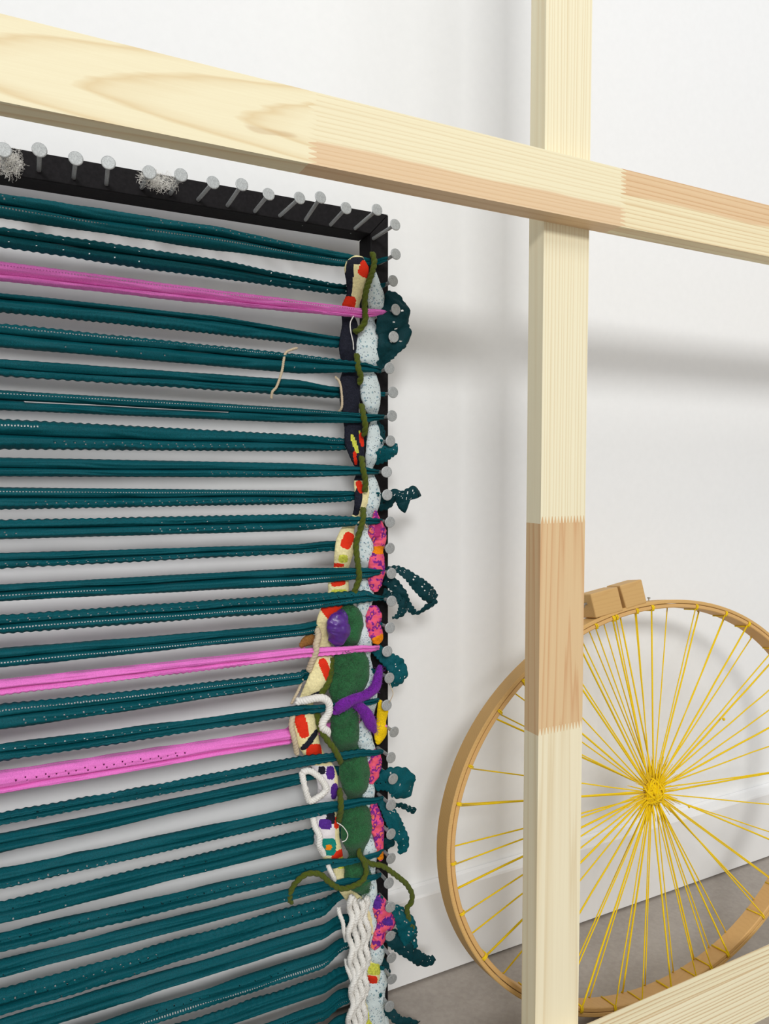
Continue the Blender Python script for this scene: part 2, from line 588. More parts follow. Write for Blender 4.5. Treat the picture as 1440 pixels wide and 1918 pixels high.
# ------------------------------------------------------------------ ribbons of lace strung across
# (x, top, bottom) at left, middle, right end; passes over or under the weaving; fold fraction; hole style
T_, P_ = 'teal', 'pink'
RIB = [
    (T_, (0, 363, 408), (400, 422, 466), (650, 468, 494), 'u', .46, 'fd'),
    (T_, (0, 426, 463), (400, 484, 519), (648, 528, 546), 'u', .42, 'nn'),
    (P_, (0, 490, 526), (400, 542.5, 569), (680, 580, 598), 'o', .75, 'dn'),
    (T_, (0, 549, 584), (400, 591, 624), (644, 627, 648), 'u', .3, 'sn'),
    (T_, (0, 606, 650), (560, 664, 699), (690, 682, 699), 'o', .45, 'dn'),
    (T_, (0, 673, 704), (560, 711, 740), (640, 722, 743), 'u', .55, 'sn'),
    (T_, (0, 731, 768), (560, 765, 792), (690, 776, 793), 'o', .48, 'ds'),
    (T_, (0, 785, 841), (560, 814, 845), (652, 820, 843), 'u', .55, 'df'),
    (T_, (0, 857, 892), (560, 868, 894), (690, 875, 890), 'o', .55, 'sf'),
    (T_, (0, 913, 954), (560, 919, 944), (666, 920, 940), 'u', .45, 'df'),
    (T_, (0, 974, 1010), (560, 963, 994), (690, 968, 982), 'o', .45, 'sf'),
    (T_, (0, 1036, 1065), (560, 1020, 1037), (632, 1015, 1034), 'u', .5, 'sf'),
    (T_, (0, 1095, 1126), (560, 1064, 1097), (690, 1062, 1082), 'o', .42, 'nd'),
    (T_, (0, 1152, 1187), (560, 1113, 1146), (690, 1104, 1126), 'o', .5, 'fd'),
    (T_, (0, 1214, 1251), (560, 1170, 1193), (622, 1164, 1189), 'u', .5, 'nd'),
    (P_, (0, 1274, 1303), (560, 1215, 1234), (680, 1206, 1219), 'o', .55, 'nn'),
    (T_, (0, 1319, 1368), (560, 1261, 1284), (590, 1258, 1279), 'u', .5, 'df'),
    (T_, (0, 1393, 1427), (560, 1321, 1340), (612, 1315, 1330), 'o', .48, 'fs'),
    (P_, (0, 1446, 1486), (540, 1369, 1395), (552, 1368, 1394), 'u', .72, 'fn'),
    (T_, (0, 1523, 1547), (560, 1417, 1438), (676, 1399, 1413), 'o', .5, 'nn'),
    (T_, (0, 1562, 1597), (560, 1450, 1472), (572, 1449, 1474), 'u', .5, 'sn'),
    (T_, (0, 1626, 1665), (600, 1502, 1527), (676, 1489, 1504), 'o', .55, 'nf'),
    (T_, (0, 1688, 1731), (583, 1553, 1585), (590, 1552, 1584), 'u', .45, 'sn'),
    (T_, (0, 1746, 1783), (600, 1609, 1635), (674, 1599, 1610), 'o', .5, 'fn'),
    (T_, (0, 1796, 1830), (600, 1650, 1671), (640, 1640, 1657), 'o', .55, 'nf'),
    (T_, (0, 1852, 1902), (600, 1687, 1721), (656, 1677, 1693), 'u', .6, 'fn'),
    (T_, (0, 1906, 1950), (600, 1737, 1763), (652, 1723, 1749), 'u', .6, 'sn'),
    (T_, (0, 1972, 2012), (600, 1787, 1819), (660, 1766, 1790), 'u', .45, 'fd'),
    (T_, (0, 2028, 2066), (600, 1833, 1865), (655, 1820, 1850), 'u', .5, 'nn'),
    (T_, (0, 2088, 2126), (600, 1883, 1917), (656, 1864, 1895), 'u', .4, 'dd'),
    (T_, (0, 2140, 2176), (600, 1932, 1960), (656, 1910, 1938), 'u', .5, 'nn'),
]
ORD = ['topmost', 'second', 'third', 'fourth', 'fifth', 'sixth', 'seventh', 'eighth', 'ninth', 'tenth', 'eleventh', 'twelfth', 'thirteenth',
       'fourteenth', 'fifteenth', 'sixteenth', 'seventeenth', 'eighteenth', 'nineteenth', 'twentieth', 'twenty-first', 'twenty-second',
       'twenty-third', 'twenty-fourth', 'twenty-fifth', 'twenty-sixth', 'twenty-seventh', 'lowest']
YR = 0.8995


def nearest_nail(py):
    return min(SIDE, key=lambda n: abs((n[1] - 888) * 0.975 + 888 - py))


def ribbon(idx, spec):
    kind, L, Mi, R, ov, fold, holes = spec
    mat = M[kind]
    pl = [P(L[0], L[1], YR), P(L[0], L[2], YR)]
    pm = [P(Mi[0], Mi[1], YR), P(Mi[0], Mi[2], YR)]
    pr = [P(R[0], R[1], YR), P(R[0], R[2], YR)]
    keys = []     # X, ztop, zbot, yoff
    lx = LX + 0.012
    dx = (lx - pl[0].x) / (pm[0].x - pl[0].x)
    zt = pl[0].z + (pm[0].z - pl[0].z) * dx
    zb = pl[1].z + (pm[1].z - pl[1].z) * dx
    zm, hw = (zt + zb) / 2, (zt - zb) / 2
    keys.append((lx, max(zm + hw * 1.0, 0.03 + 2 * hw), max(zm - hw, 0.03), 0.0))
    keys.append((pl[0].x, pl[0].z, pl[1].z, 0.0))
    keys.append((pm[0].x, pm[0].z, pm[1].z, 0.0 if ov == 'o' else 0.004))
    off = -0.006 if ov == 'o' else 0.0165
    if pr[0].x - pm[0].x > 0.02:
        keys.append((pr[0].x - 0.008, pr[0].z, pr[1].z, off))
    else:
        keys.append((max(pr[0].x, pm[0].x) + 0.004, pr[0].z, pr[1].z, off))
    # neck gathered on to the nearest nail
    nx, ny = nearest_nail((R[1] + R[2]) / 2)
    q = P(nx + (24 - nx) * 0.022, ny + (888 - ny) * 0.022, YR)
    keys.append((q.x - 0.012, (pr[0].z + pr[1].z) / 2 * .4 + q.z * .6 + 0.004, (pr[0].z + pr[1].z) / 2 * .4 + q.z * .6 - 0.004, off))
    keys.append((q.x, q.z + 0.003, q.z - 0.003, 0.0))
    keys.sort(key=lambda k: k[0])
    xs = []
    x = keys[0][0]
    xend = keys[-1][0]
    while x < pl[0].x - 0.02:
        xs.append(x)
        x += 0.008
    while x < xend:
        xs.append(x)
        x += 0.00157
    xs.append(xend)
    sd = idx * 3.17

    def at(x):
        for i in range(len(keys) - 1):
            a, b = keys[i], keys[i + 1]
            if x <= b[0] or i == len(keys) - 2:
                t = (x - a[0]) / max(1e-6, b[0] - a[0])
                ts = t * t * (3 - 2 * t) if i >= len(keys) - 3 else t
                return a[1] + (b[1] - a[1]) * ts, a[2] + (b[2] - a[2]) * ts, a[3] + (b[3] - a[3]) * (t * t * (3 - 2 * t))
    V, Fc = [], []
    NR = 9
    for strand in ((0, 1, 2) if kind == P_ else (0, 1)):
        b0 = len(V)
        style = holes[strand] if strand < 2 else '-'
        for i, x in enumerate(xs):
            zt, zb, yo = at(x)
            w_ = zt - zb
            fl = fold + 0.10 * (noise.noise(Vector((x * 7, sd, 0))))
            # thin see-through gap between strands on some ribbons
            if strand == 0:
                t0, t1 = 0.0, fl
            elif strand == 2:
                t0, t1 = 0.06, 0.9
            else:
                t0, t1 = fl - 0.04 + (0.10 if style == 's' and noise.noise(Vector((x * 4, sd, 5))) > 0.05 else 0), 1.0
            za, zc = zt - w_ * t0, zt - w_ * t1
            sc = 0.0006 * sin(2 * pi * (x + sd * .001) / (0.0078 + 0.0012 * (idx % 3))) * min(1, w_ / 0.012)
            if strand == 0:
                za += sc if idx % 3 == 1 else sc * 0.25
            else:
                zc -= sc if idx % 4 in (1, 3) else sc * 0.3
            tw = noise.noise(Vector((x * 9, sd, strand * 3.3)))
            for r in range(NR + 1):
                t = r / NR
                z = za + (zc - za) * t
                arch = sin(pi * t) ** 0.8 * min(0.0085, w_ * 0.38)
                roll = (0.5 - t) * tw * 0.004
                crease = 0.0013 * sin(t * 16 + 6 * noise.noise(Vector((x * 12, t * 2, sd))))
                y = YR + yo - arch - roll + crease + (-0.0006, 0.0012, 0.0095)[strand]
                V.append((x, y, z))
        for i in range(len(xs) - 1):
            ww = at(xs[i])
            open_ok = xs[i] > pl[0].x - 0.02 and ww[0] - ww[1] > 0.009
            if strand == 2 and xs[i] > pm[0].x + 0.01:
                continue
            for r in range(NR):
                if open_ok and style == 'd' and r == 3 and i % 2 == 0 and noise.noise(Vector((xs[i] * 3, sd, 1))) > -0.25:
                    continue
                gate = noise.noise(Vector((xs[i] * 6, sd, 9)))
                if open_ok and style == 'f' and gate > -0.1 and (r == 3 and i % 13 == 0 or r == 5 and i % 13 == (2 if gate > 0.15 else 1) or r == 4 and i % 13 == 7):
                    continue
                if open_ok and style in 'sn' and r == 5 and i % 17 == 4 and idx % 3 == 1 and gate > 0:
                    continue
                a = b0 + i * (NR + 1) + r
                Fc.append((a, a + 1, a + NR + 2, a + NR + 1))
    o = link('lace_ribbon', V, Fc, mat, smooth=True)
    md = o.modifiers.new('thickness', 'SOLIDIFY')
    md.thickness = 0.0005
    md.offset = 0
    return o


ti = 0
pk = 0
PKL = ['bright pink lace ribbon with a row of eyelets, third ribbon below the black top rail',
       'narrow pink lace ribbon running to the purple satin knot, middle of the three pink ones',
       'lowest pink lace ribbon, widest at the left edge, ending at the red and cream cloth']
for i, sp in enumerate(RIB):
    o = ribbon(i, sp)
    if sp[0] == P_:
        tag(o, PKL[pk], 'ribbon', 'pink lace ribbons strung on the black loom')
        pk += 1
    else:
        word = ORD[ti] if ti < len(ORD) else 'lowest'
        if i == len(RIB) - 1:
            word = 'lowest'
        look = {'fd': 'scalloped', 'nn': 'plain folded', 'sn': 'smooth', 'dn': 'pin-holed', 'ds': 'slit and pin-holed', 'df': 'pin-holed', 'sf': 'eyelet',
                'nd': 'pin-holed', 'nf': 'eyelet', 'fs': 'eyelet', 'fn': 'eyelet', 'dd': 'double pin-holed'}[sp[6]]
        tag(o, '%s %s teal lace ribbon counting down from the black top rail' % (word, look), 'ribbon', 'teal lace ribbons strung on the black loom')
        ti += 1


# ------------------------------------------------------------------ woven-in cloth, wool and cord
def puff(name, pts, mats, parent=None, thick=0.5, nseg=16, per=5, colour=None, wr=0.0012, seed=0, ws=90, loc=None):
    """closed cloth or wool strip through (px, py, half width px, depth Y) with a bulging cross section and creases"""
    S = crom(pts, per)
    V, Fc, PX = [], [], []
    n = len(S)
    for i, (x, y, hw, Y) in enumerate(S):
        a = S[max(0, i - 1)]
        b = S[min(n - 1, i + 1)]
        dx, dy = b[0] - a[0], b[1] - a[1]
        ln = sqrt(dx * dx + dy * dy) or 1
        nx, ny = -dy / ln, dx / ln
        hw = max(hw, 0.6)
        c = P(x, y, Y)
        e = P(x + nx * hw, y + ny * hw, Y) - c
        wd = e.length
        for k in range(nseg):
            t = 2 * pi * k / nseg
            th = min(wd * thick, 0.011) * sin(t)
            q = c + e * cos(t) + Vector((0, -th, 0))
            nn = noise.noise(Vector((q.x * ws, q.z * ws, seed + k * 0.0)))
            n2 = noise.noise(Vector((q.x * ws * 3, q.z * ws * 3, seed + 4)))
            q += Vector((0, -1, 0)) * (nn * wr + n2 * wr * .5) * (1 if sin(t) > 0 else 0.3) + e.normalized() * n2 * wr * 0.5
            V.append(q)
            PX.append((x + nx * hw * cos(t), y + ny * hw * cos(t)))
    fm = []
    for i in range(n - 1):
        for k in range(nseg):
            k2 = (k + 1) % nseg
            f = (i * nseg + k, i * nseg + k2, (i + 1) * nseg + k2, (i + 1) * nseg + k)
            Fc.append(f)
            if colour:
                cx = sum(PX[j][0] for j in f) / 4
                cy = sum(PX[j][1] for j in f) / 4
                fm.append(colour(cx, cy))
            else:
                fm.append(0)
    Fc.append(tuple(range(nseg))[::-1])
    Fc.append(tuple((n - 1) * nseg + k for k in range(nseg)))
    fm += [fm[0], fm[-1]]
    return link(name, V, Fc, mats, parent, fmat=fm, smooth=True)


def sheet(name, pts, mat, parent=None, per=8, cols=10, wr=0.003, seed=0, scal=0.0010, holes=True, fold=0.4, hthr=0.05):
    """open crumpled lace sheet through (px, py, half width px, depth Y) with scalloped edges and eyelets"""
    S = crom(pts, per)
    n = len(S)
    V, Fc = [], []
    acc = 0
    for i, (x, y, hw, Y) in enumerate(S):
        a = S[max(0, i - 1)]
        b = S[min(n - 1, i + 1)]
        dx, dy = b[0] - a[0], b[1] - a[1]
        ln = sqrt(dx * dx + dy * dy) or 1
        acc += ln / 2
        nx, ny = -dy / ln, dx / ln
        hw = max(hw, 0.8)
        c = P(x, y, Y)
        e = P(x + nx * hw, y + ny * hw, Y) - c
        wd = e.length
        scl = 1 + scal / max(wd, .002) * (abs(sin(acc / 9.0 * pi)) - 0.5) * 2
        for k in range(cols + 1):
            t = -1 + 2 * k / cols
            q = c + e * t * scl
            nn = noise.noise(Vector((q.x * 60, q.z * 60, seed)))
            n2 = noise.noise(Vector((q.x * 170, q.z * 170, seed + 3)))
            q += Vector((0, -1, 0)) * (nn * wr * 1.4 + n2 * wr * 0.4 + fold * wd * (1 - t * t) * 0.6)
            V.append(q)
    for i in range(n - 1):
        for k in range(cols):
            if holes and 1 < i < n - 3 and noise.noise(Vector((i * .13, k * .3, seed))) > hthr and ((k in (2, 7) and i % 5 == 1) or (k in (3, 6) and i % 7 == 3)):
                continue
            a = i * (cols + 1) + k
            Fc.append((a, a + 1, a + cols + 2, a + cols + 1))
    o = link(name, V, Fc, mat, parent, smooth=True)
    md = o.modifiers.new('thickness', 'SOLIDIFY')
    md.thickness = 0.0006
    md.offset = 0
    return o


def cord(name, pts, rad_px, mat, parent=None, per=10, ply=2, pitch=7, fuzz=0, seg=7, seed=0):
    """twisted cord of several plies through (px, py, Y)"""
    S = crom(pts, per)
    W = [P(*p) for p in S]
    fr = frames(W)
    k = 0.922 / 1380
    R = rad_px * k
    V, Fc = [], []
    acc = [0]
    for a, b in zip(W, W[1:]):
        acc.append(acc[-1] + (b - a).length)
    for j in range(ply):
        line = []
        for (c, (t, n_, b_), L) in zip(W, fr, acc):
            a = 2 * pi * j / ply + L / (pitch * k) * 2 * pi
            wv = 1 + 0.25 * noise.noise(Vector((L * 300, j, seed)))
            line.append(c + (n_ * cos(a) + b_ * sin(a)) * R * (0.55 if ply == 3 else 0.30 if ply == 2 else 0.02) * wv)
        tube(line, lambda u: R * (0.55 if ply == 3 else 0.78 if ply == 2 else 1.0), seg, V, Fc)
    return link(name, V, Fc, mat, parent, smooth=True)


def inell(x, y, e):
    cx, cy, rx, ry, a = e
    a = radians(a)
    dx, dy = x - cx, y - cy
    u = dx * cos(a) + dy * sin(a)
    v_ = -dx * sin(a) + dy * cos(a)
    return abs(u / rx) ** 3.5 + abs(v_ / ry) ** 3.5 < 0.8


# --- patterned red / cream / black cloth strip
CM = [M['cream'], M['red'], M['navy'], M['lime'], M['white_cotton'], M['violet'], M['teal_cotton'], M['orange'], M['magenta']]
PATCH = [(682, 506, 15, 17, 20, 1), (652, 570, 12, 15, 10, 1), (651, 530, 7, 46, 4, 2), (628, 502, 9, 5, -20, 1), (668, 490, 14, 8, 0, 2),
         (648, 1012, 11, 17, 25, 1), (640, 1046, 9, 8, 0, 3), (628, 1058, 14, 4, 0, 1), (631, 1092, 14, 5, -10, 1), (633, 1110, 16, 8, 0, 3),
         (624, 1138, 24, 19, -35, 1), (607, 1253, 9, 24, -22, 1), (622, 1245, 4, 16, -22, 4), (561, 1352, 11, 30, -16, 1), (578, 1384, 6, 26, 38, 2),
         (586, 1404, 16, 14, 0, 1), (580, 1303, 22, 4, -25, 2), (675, 824, 5, 14, -8, 1), (661, 832, 4, 20, -20, 3), (663, 858, 3, 14, -10, 1),
         (672, 912, 6, 13, -18, 1), (681, 935, 6, 18, 10, 0), (668, 938, 7, 30, 8, 2), (672, 820, 3, 14, -10, 3),
         (616, 1445, 9, 13, 0, 5), (624, 1480, 8, 16, 0, 5), (600, 1440, 7, 8, 0, 2), (606, 1540, 12, 10, 10, 5), (616, 1528, 9, 12, 0, 2),
         (612, 1583, 6, 6, 0, 7), (612, 1582, 15, 18, 0, 6), (628, 1538, 6, 12, 0, 1), (632, 1597, 16, 8, -12, 1), (642, 1653, 11, 10, 0, 1),
         (638, 1610, 10, 16, 0, 3), (678, 1712, 7, 18, -8, 1), (692, 1760, 5, 16, -6, 2), (695, 1833, 10, 10, 0, 1), (700, 1812, 14, 12, 0, 3), (694, 1908, 14, 20, 0, 3)]


def clothA(x, y):
    if 592 < y < 790:
        return 2
    for p in PATCH:
        if inell(x, y, p[:5]):
            return p[5]
    if 1432 < y < 1600 and x < 624:
        return 4
    if 790 < y < 900:
        return 2
    return 0


Y1, Y2 = 0.9049, 0.9119
A_PTS = [(672, 480, 8, Y1), (668, 498, 22, Y1), (668, 525, 20, Y1), (664, 552, 15, Y1), (654, 578, 15, Y1), (652, 594, 12, Y2), (655, 612, 15, Y1),
         (652, 650, 17, Y1), (655, 690, 14, Y2), (655, 712, 18, Y1), (655, 745, 19, Y1), (656, 775, 16, Y1), (662, 800, 17, Y1), (664, 828, 18, Y1),
         (670, 858, 13, Y1), (676, 882, 8, Y2), (675, 902, 12, Y1), (678, 925, 14, Y1), (674, 950, 11, Y1), (664, 972, 7, Y2), (652, 992, 12, Y1),
         (648, 1012, 18, Y1), (643, 1040, 17, Y1), (638, 1068, 14, Y2), (634, 1090, 19, Y1), (633, 1112, 19, Y1), (622, 1138, 19, Y1), (606, 1160, 12, Y1),
         (604, 1185, 12, Y2), (608, 1210, 12, Y2), (606, 1235, 18, Y1), (600, 1262, 19, Y1), (586, 1288, 16, Y1), (574, 1312, 14, Y2), (570, 1340, 20, Y1),
         (572, 1370, 24, Y1), (582, 1400, 19, Y1), (596, 1425, 17, Y2), (610, 1448, 20, Y1), (614, 1478, 19, Y1), (608, 1505, 17, Y2), (612, 1535, 22, Y1),
         (612, 1570, 24, Y1), (622, 1598, 20, Y1), (634, 1622, 12, Y2), (640, 1650, 13, Y1), (655, 1676, 12, Y2), (676, 1694, 11, Y1), (686, 1722, 12, Y1),
         (692, 1748, 9, Y1), (694, 1775, 6, Y2), (698, 1802, 12, Y1), (698, 1830, 13, Y1), (690, 1852, 7, Y2), (690, 1885, 10, Y1), (696, 1930, 14, Y1)]
o = puff('fabric_strip', A_PTS, CM, None, 0.42, 56, 22, clothA, 0.0009, 2, 120)
tag(o, 'long patterned strip of red, cream and black cloth woven down through the ribbon ends', 'fabric')

# --- pale blue speckled strip
C_PTS = [(700, 508, 3, Y2), (702, 530, 10, Y1), (704, 560, 16, Y1), (702, 582, 12, Y1), (694, 598, 8, Y2), (690, 618, 20, Y1), (691, 650, 27, Y1),
         (688, 680, 20, Y1), (686, 694, 12, Y2), (690, 712, 17, Y1), (694, 738, 19, Y1), (697, 762, 14, Y1), (700, 784, 6, Y2), (700, 802, 10, Y1),
         (702, 830, 16, Y1), (695, 858, 11, Y1), (692, 880, 6, Y2), (696, 898, 8, Y1), (700, 925, 13, Y1), (697, 950, 12, Y1), (690, 975, 7, Y2),
         (688, 1000, 12, Y1), (686, 1025, 15, Y1), (684, 1050, 12, Y1), (683, 1072, 7, Y2), (683, 1094, 13, Y1), (683, 1118, 17, Y1), (680, 1145, 11, Y1),
         (678, 1162, 8, Y1), (680, 1188, 17, Y1), (683, 1208, 14, Y1), (686, 1230, 8, Y2), (692, 1260, 8, Y2), (692, 1290, 14, Y1), (688, 1318, 17, Y1),
         (690, 1345, 9, Y2), (681, 1368, 14, Y1), (684, 1390, 15, Y1), (692, 1412, 13, Y1), (690, 1436, 9, Y1), (689, 1455, 8, Y1), (689, 1480, 13, Y1),
         (690, 1508, 9, Y1), (686, 1530, 5, Y2), (690, 1560, 6, Y2), (696, 1580, 13, Y1), (693, 1604, 13, Y1), (695, 1635, 8, Y2), (694, 1662, 12, Y1),
         (692, 1685, 14, Y1), (698, 1715, 8, Y1), (700, 1750, 9, Y1), (706, 1778, 14, Y1), (703, 1798, 13, Y1), (700, 1822, 8, Y2), (700, 1850, 14, Y1),
         (703, 1885, 18, Y1), (706, 1930, 17, Y1)]
o = puff('fabric_strip', C_PTS, M['speckle'], None, 0.45, 20, 8, None, 0.0016, 9, 110)
tag(o, 'pale blue cotton strip with dark speckles woven beside the nails', 'fabric')
# second fold of the speckled cloth near the bottom
o = puff('fabric_scrap', [(716, 1815, 3, Y1), (716, 1835, 9, Y1), (713, 1865, 8, Y1), (718, 1900, 9, Y1), (722, 1925, 8, Y1)], M['speckle'], None, 0.5, 14, 6, None, 0.0012, 3)
tag(o, 'narrow folded tail of speckled pale cloth beside the lowest nails', 'fabric')

# --- coral and purple batik
BM = [M['batik'], M['orange'], M['yellow'], M['magenta'], M['violet']]


def clothB(x, y):
    for p in [(709, 1030, 12, 8, 0, 1), (708, 1197, 14, 9, -25, 1), (711, 1601, 8, 9, 0, 1), (705, 988, 6, 20, 10, 3), (700, 1688, 12, 12, 0, 4), (722, 1722, 9, 8, 0, 4)]:
        if inell(x, y, p[:5]):
            return p[5]
    return 0


YC = 0.9005
for k, (pts, lab) in enumerate([
    ([(703, 956, 2, YC), (704, 972, 8, YC), (706, 995, 17, YC), (710, 1012, 13, YC), (709, 1030, 9, YC), (706, 1046, 14, YC), (705, 1070, 15, YC), (702, 1095, 12, YC), (703, 1108, 5, YC)],
     'pink and purple batik cloth twisted into two bulges above the looped lace tail'),
    ([(699, 1134, 6, YC), (700, 1150, 14, YC), (700, 1172, 14, YC), (705, 1195, 12, YC), (703, 1206, 5, YC)], 'small pink batik cloth bulge with an orange end beside the purple satin'),
    ([(706, 1404, 5, YC), (703, 1425, 12, YC), (699, 1450, 11, YC), (695, 1468, 3, YC)], 'coral and violet batik cloth knot left of the square teal lace tail'),
    ([(700, 1504, 6, YC), (702, 1525, 11, YC), (707, 1552, 13, YC), (709, 1572, 9, YC), (712, 1602, 7, YC), (712, 1612, 3, YC)], 'magenta batik cloth bulge beside the lower green wool'),
    ([(706, 1678, 5, YC), (712, 1692, 14, YC), (716, 1710, 16, YC), (724, 1724, 17, YC), (714, 1745, 12, YC), (708, 1762, 11, YC), (698, 1777, 5, YC)],
     'coral batik cloth with violet folds, lowest of the bright knots by the nails')]):
    o = puff('fabric_knot', pts, BM, None, 0.5, 28, 14, clothB, 0.0026, 20 + k * 5, 100)
    tag(o, lab, 'fabric', 'batik cloth knots along the nails')
o = puff('fabric_knot', [(711, 1312, 3, YC), (716, 1330, 10, YC), (714, 1352, 9, YC), (713, 1370, 12, YC), (708, 1388, 7, YC), (704, 1392, 3, YC)],
         [M['yellow']], None, 0.5, 16, 6, None, 0.002, 41)
tag(o, 'bright yellow cloth bulge behind the purple wool tip', 'fabric')

# --- forest green roving
YG = 0.9016
ROV = [[(648, 1132, 6, YG), (652, 1145, 20, YG), (658, 1168, 22, YG), (652, 1195, 20, YG), (650, 1212, 14, Y2), (652, 1222, 26, YG), (656, 1242, 35, YG),
        (655, 1268, 35, YG), (642, 1292, 28, YG), (640, 1312, 18, YG), (645, 1334, 24, YG), (646, 1360, 27, YG), (648, 1385, 25, YG), (655, 1402, 18, Y2),
        (664, 1420, 23, YG), (664, 1448, 29, YG), (665, 1474, 24, YG), (667, 1494, 16, Y2), (667, 1514, 24, YG), (668, 1540, 29, YG), (665, 1572, 25, YG),
        (668, 1600, 14, Y2), (668, 1622, 22, YG), (672, 1648, 25, YG), (682, 1664, 14, YG), (690, 1670, 4, YG)]]
o = puff('wool_roving', ROV[0], M['roving'], None, 0.62, 30, 10, None, 0.0030, 31, 62)
tag(o, 'thick fluffy forest green wool roving swelling between the teal ribbons', 'wool')
# stray fibres: nobody could count them
def fibres(path, mat, parent, n, thick, rad=0.00020, lmin=.003, lmax=.007):
    V, Fc = [], []
    for i in range(n):
        j = rnd.randrange(len(path) - 1)
        a, b = path[j], path[j + 1]
        t = rnd.random()
        x, y, hw, Y = (a[k] + (b[k] - a[k]) * t for k in range(4))
        dx, dy = b[0] - a[0], b[1] - a[1]
        ln = sqrt(dx * dx + dy * dy) or 1
        u = rnd.uniform(-1, 1)
        yy = Y - sqrt(max(0, 1 - u * u)) * min(hw * 0.000668 * thick, .011)
        q = P(x - dy / ln * hw * u, y + dx / ln * hw * u, yy)
        d = Vector((rnd.uniform(-1, 1), rnd.uniform(-.5, 0), rnd.uniform(-1, 1))).normalized()
        d2 = Vector((rnd.uniform(-1, 1), rnd.uniform(-.5, 0), rnd.uniform(-1, 1))).normalized()
        L = rnd.uniform(lmin, lmax)
        tube([q, q + d * L * .5, q + d * L * .7 + d2 * L * .4], rad, 3, V, Fc, False)
    fz = link('wool_fibres', V, Fc, mat, parent)
    fz['kind'] = 'stuff'


fibres(ROV[0], M['roving'], o, 3500, .62)

# --- purple satin and purple wool
o = puff('satin_knot', [(642, 1140, 5, 0.8995), (640, 1150, 12, 0.8962), (634, 1165, 20, 0.8940), (634, 1180, 22, 0.8940), (630, 1195, 18, 0.8962), (622, 1206, 9, 0.9005)],
         M['satin'], None, 0.6, 22, 8, None, 0.0034, 5, 130)
tag(o, 'glossy purple satin knot resting on the green wool', 'ribbon')
o = puff('wool_strand', [(712, 1246, 4, 0.8995), (708, 1268, 8, 0.8962), (702, 1288, 9, 0.8919), (684, 1302, 9, 0.8886), (660, 1311, 10, 0.8864), (640, 1322, 11, 0.8864), (628, 1333, 7, 0.8886), (622, 1330, 3, 0.8919)],
         M['purple_wool'], None, 0.7, 14, 7, None, 0.0008, 12)
tag(o, 'purple wool strand curving over the green wool to a rounded tip', 'wool')
fibres([(712, 1246, 4, 0.8995), (708, 1268, 8, 0.8962), (702, 1288, 9, 0.8919), (684, 1302, 9, 0.8886), (660, 1311, 10, 0.8864), (640, 1322, 11, 0.8864), (628, 1333, 7, 0.8886)], M['purple_wool'], o, 500, .7)
o = puff('wool_strand', [(656, 1312, 4, 0.8919), (668, 1320, 9, 0.8886), (682, 1332, 11, 0.8875), (690, 1346, 12, 0.8886), (696, 1360, 10, 0.8908), (702, 1372, 3, 0.8940)],
         M['purple_wool'], None, 0.6, 14, 7, None, 0.0008, 15)
tag(o, 'short purple wool strand pointing down to the yellow cloth', 'wool')
fibres([(656, 1312, 4, 0.8919), (668, 1320, 9, 0.8886), (682, 1332, 11, 0.8875), (690, 1346, 12, 0.8886), (696, 1360, 10, 0.8908), (702, 1372, 3, 0.8940)], M['purple_wool'], o, 350, .6)

# --- olive yarn
YO = 0.8870
OL = [[(697, 474, 0.9092), (701, 490, 0.9049), (697, 510, 0.8995), (690, 530, 0.8940), (684, 552, 0.8897), (683, 580, YO), (684, 600, YO), (675, 615, 0.8897), (664, 622, 0.8962)],
      [(668, 664, 0.8962), (671, 690, YO), (676, 706, 0.8897), (672, 718, 0.8962)],
      [(677, 758, 0.8962), (681, 780, YO), (684, 798, YO), (682, 815, 0.8962)],
      [(677, 856, 0.8951), (680, 878, YO), (684, 900, 0.8897), (683, 920, 0.8962)],
      [(680, 952, 0.8951), (680, 972, YO), (672, 1000, 0.8908), (667, 1018, 0.8919), (668, 1040, 0.8897), (672, 1070, YO), (672, 1085, 0.8886), (664, 1108, 0.8919), (662, 1122, 0.8984)],
      [(622, 1232, 0.9027), (620, 1262, 0.9005), (612, 1285, 0.8984), (600, 1300, 0.9005)],
      [(594, 1336, 0.9005), (600, 1365, 0.8940), (612, 1385, 0.8897), (624, 1400, YO), (634, 1418, YO), (638, 1428, 0.8940)],
      [(636, 1478, 0.8984), (638, 1500, YO), (638, 1518, YO), (634, 1538, 0.8984)]]
oy = thing('olive_yarn', 'olive green wool yarn stitched down over the ribbon crossings with two loose ends', 'yarn', P(680, 1000, YO))
for k, p in enumerate(OL):
    cord('yarn_stitch', p, 6.2, M['olive'], oy, 8, 2, 26, seed=k)
cord('yarn_tail', [(672, 1592, 0.8962), (676, 1606, YO), (694, 1618, 0.8854), (716, 1622, 0.8810), (742, 1640, 0.8789), (760, 1655, 0.8789), (771, 1674, 0.8810), (770, 1690, 0.8832),
                   (762, 1702, 0.8854), (766, 1722, 0.8875), (774, 1740, 0.8897)], 5.6, M['olive'], oy, 8, 2, 26, seed=30)
cord('yarn_tail', [(678, 1606, YO), (686, 1630, 0.8832), (678, 1650, 0.8810), (655, 1662, 0.8810), (636, 1664, 0.8810), (616, 1652, 0.8832), (600, 1638, 0.8864), (578, 1636, 0.8886),
                   (562, 1645, 0.8897), (548, 1662, 0.8930), (542, 1682, 0.8962), (546, 1690, 0.8984)], 5.6, M['olive'], oy, 8, 2, 26, seed=31)

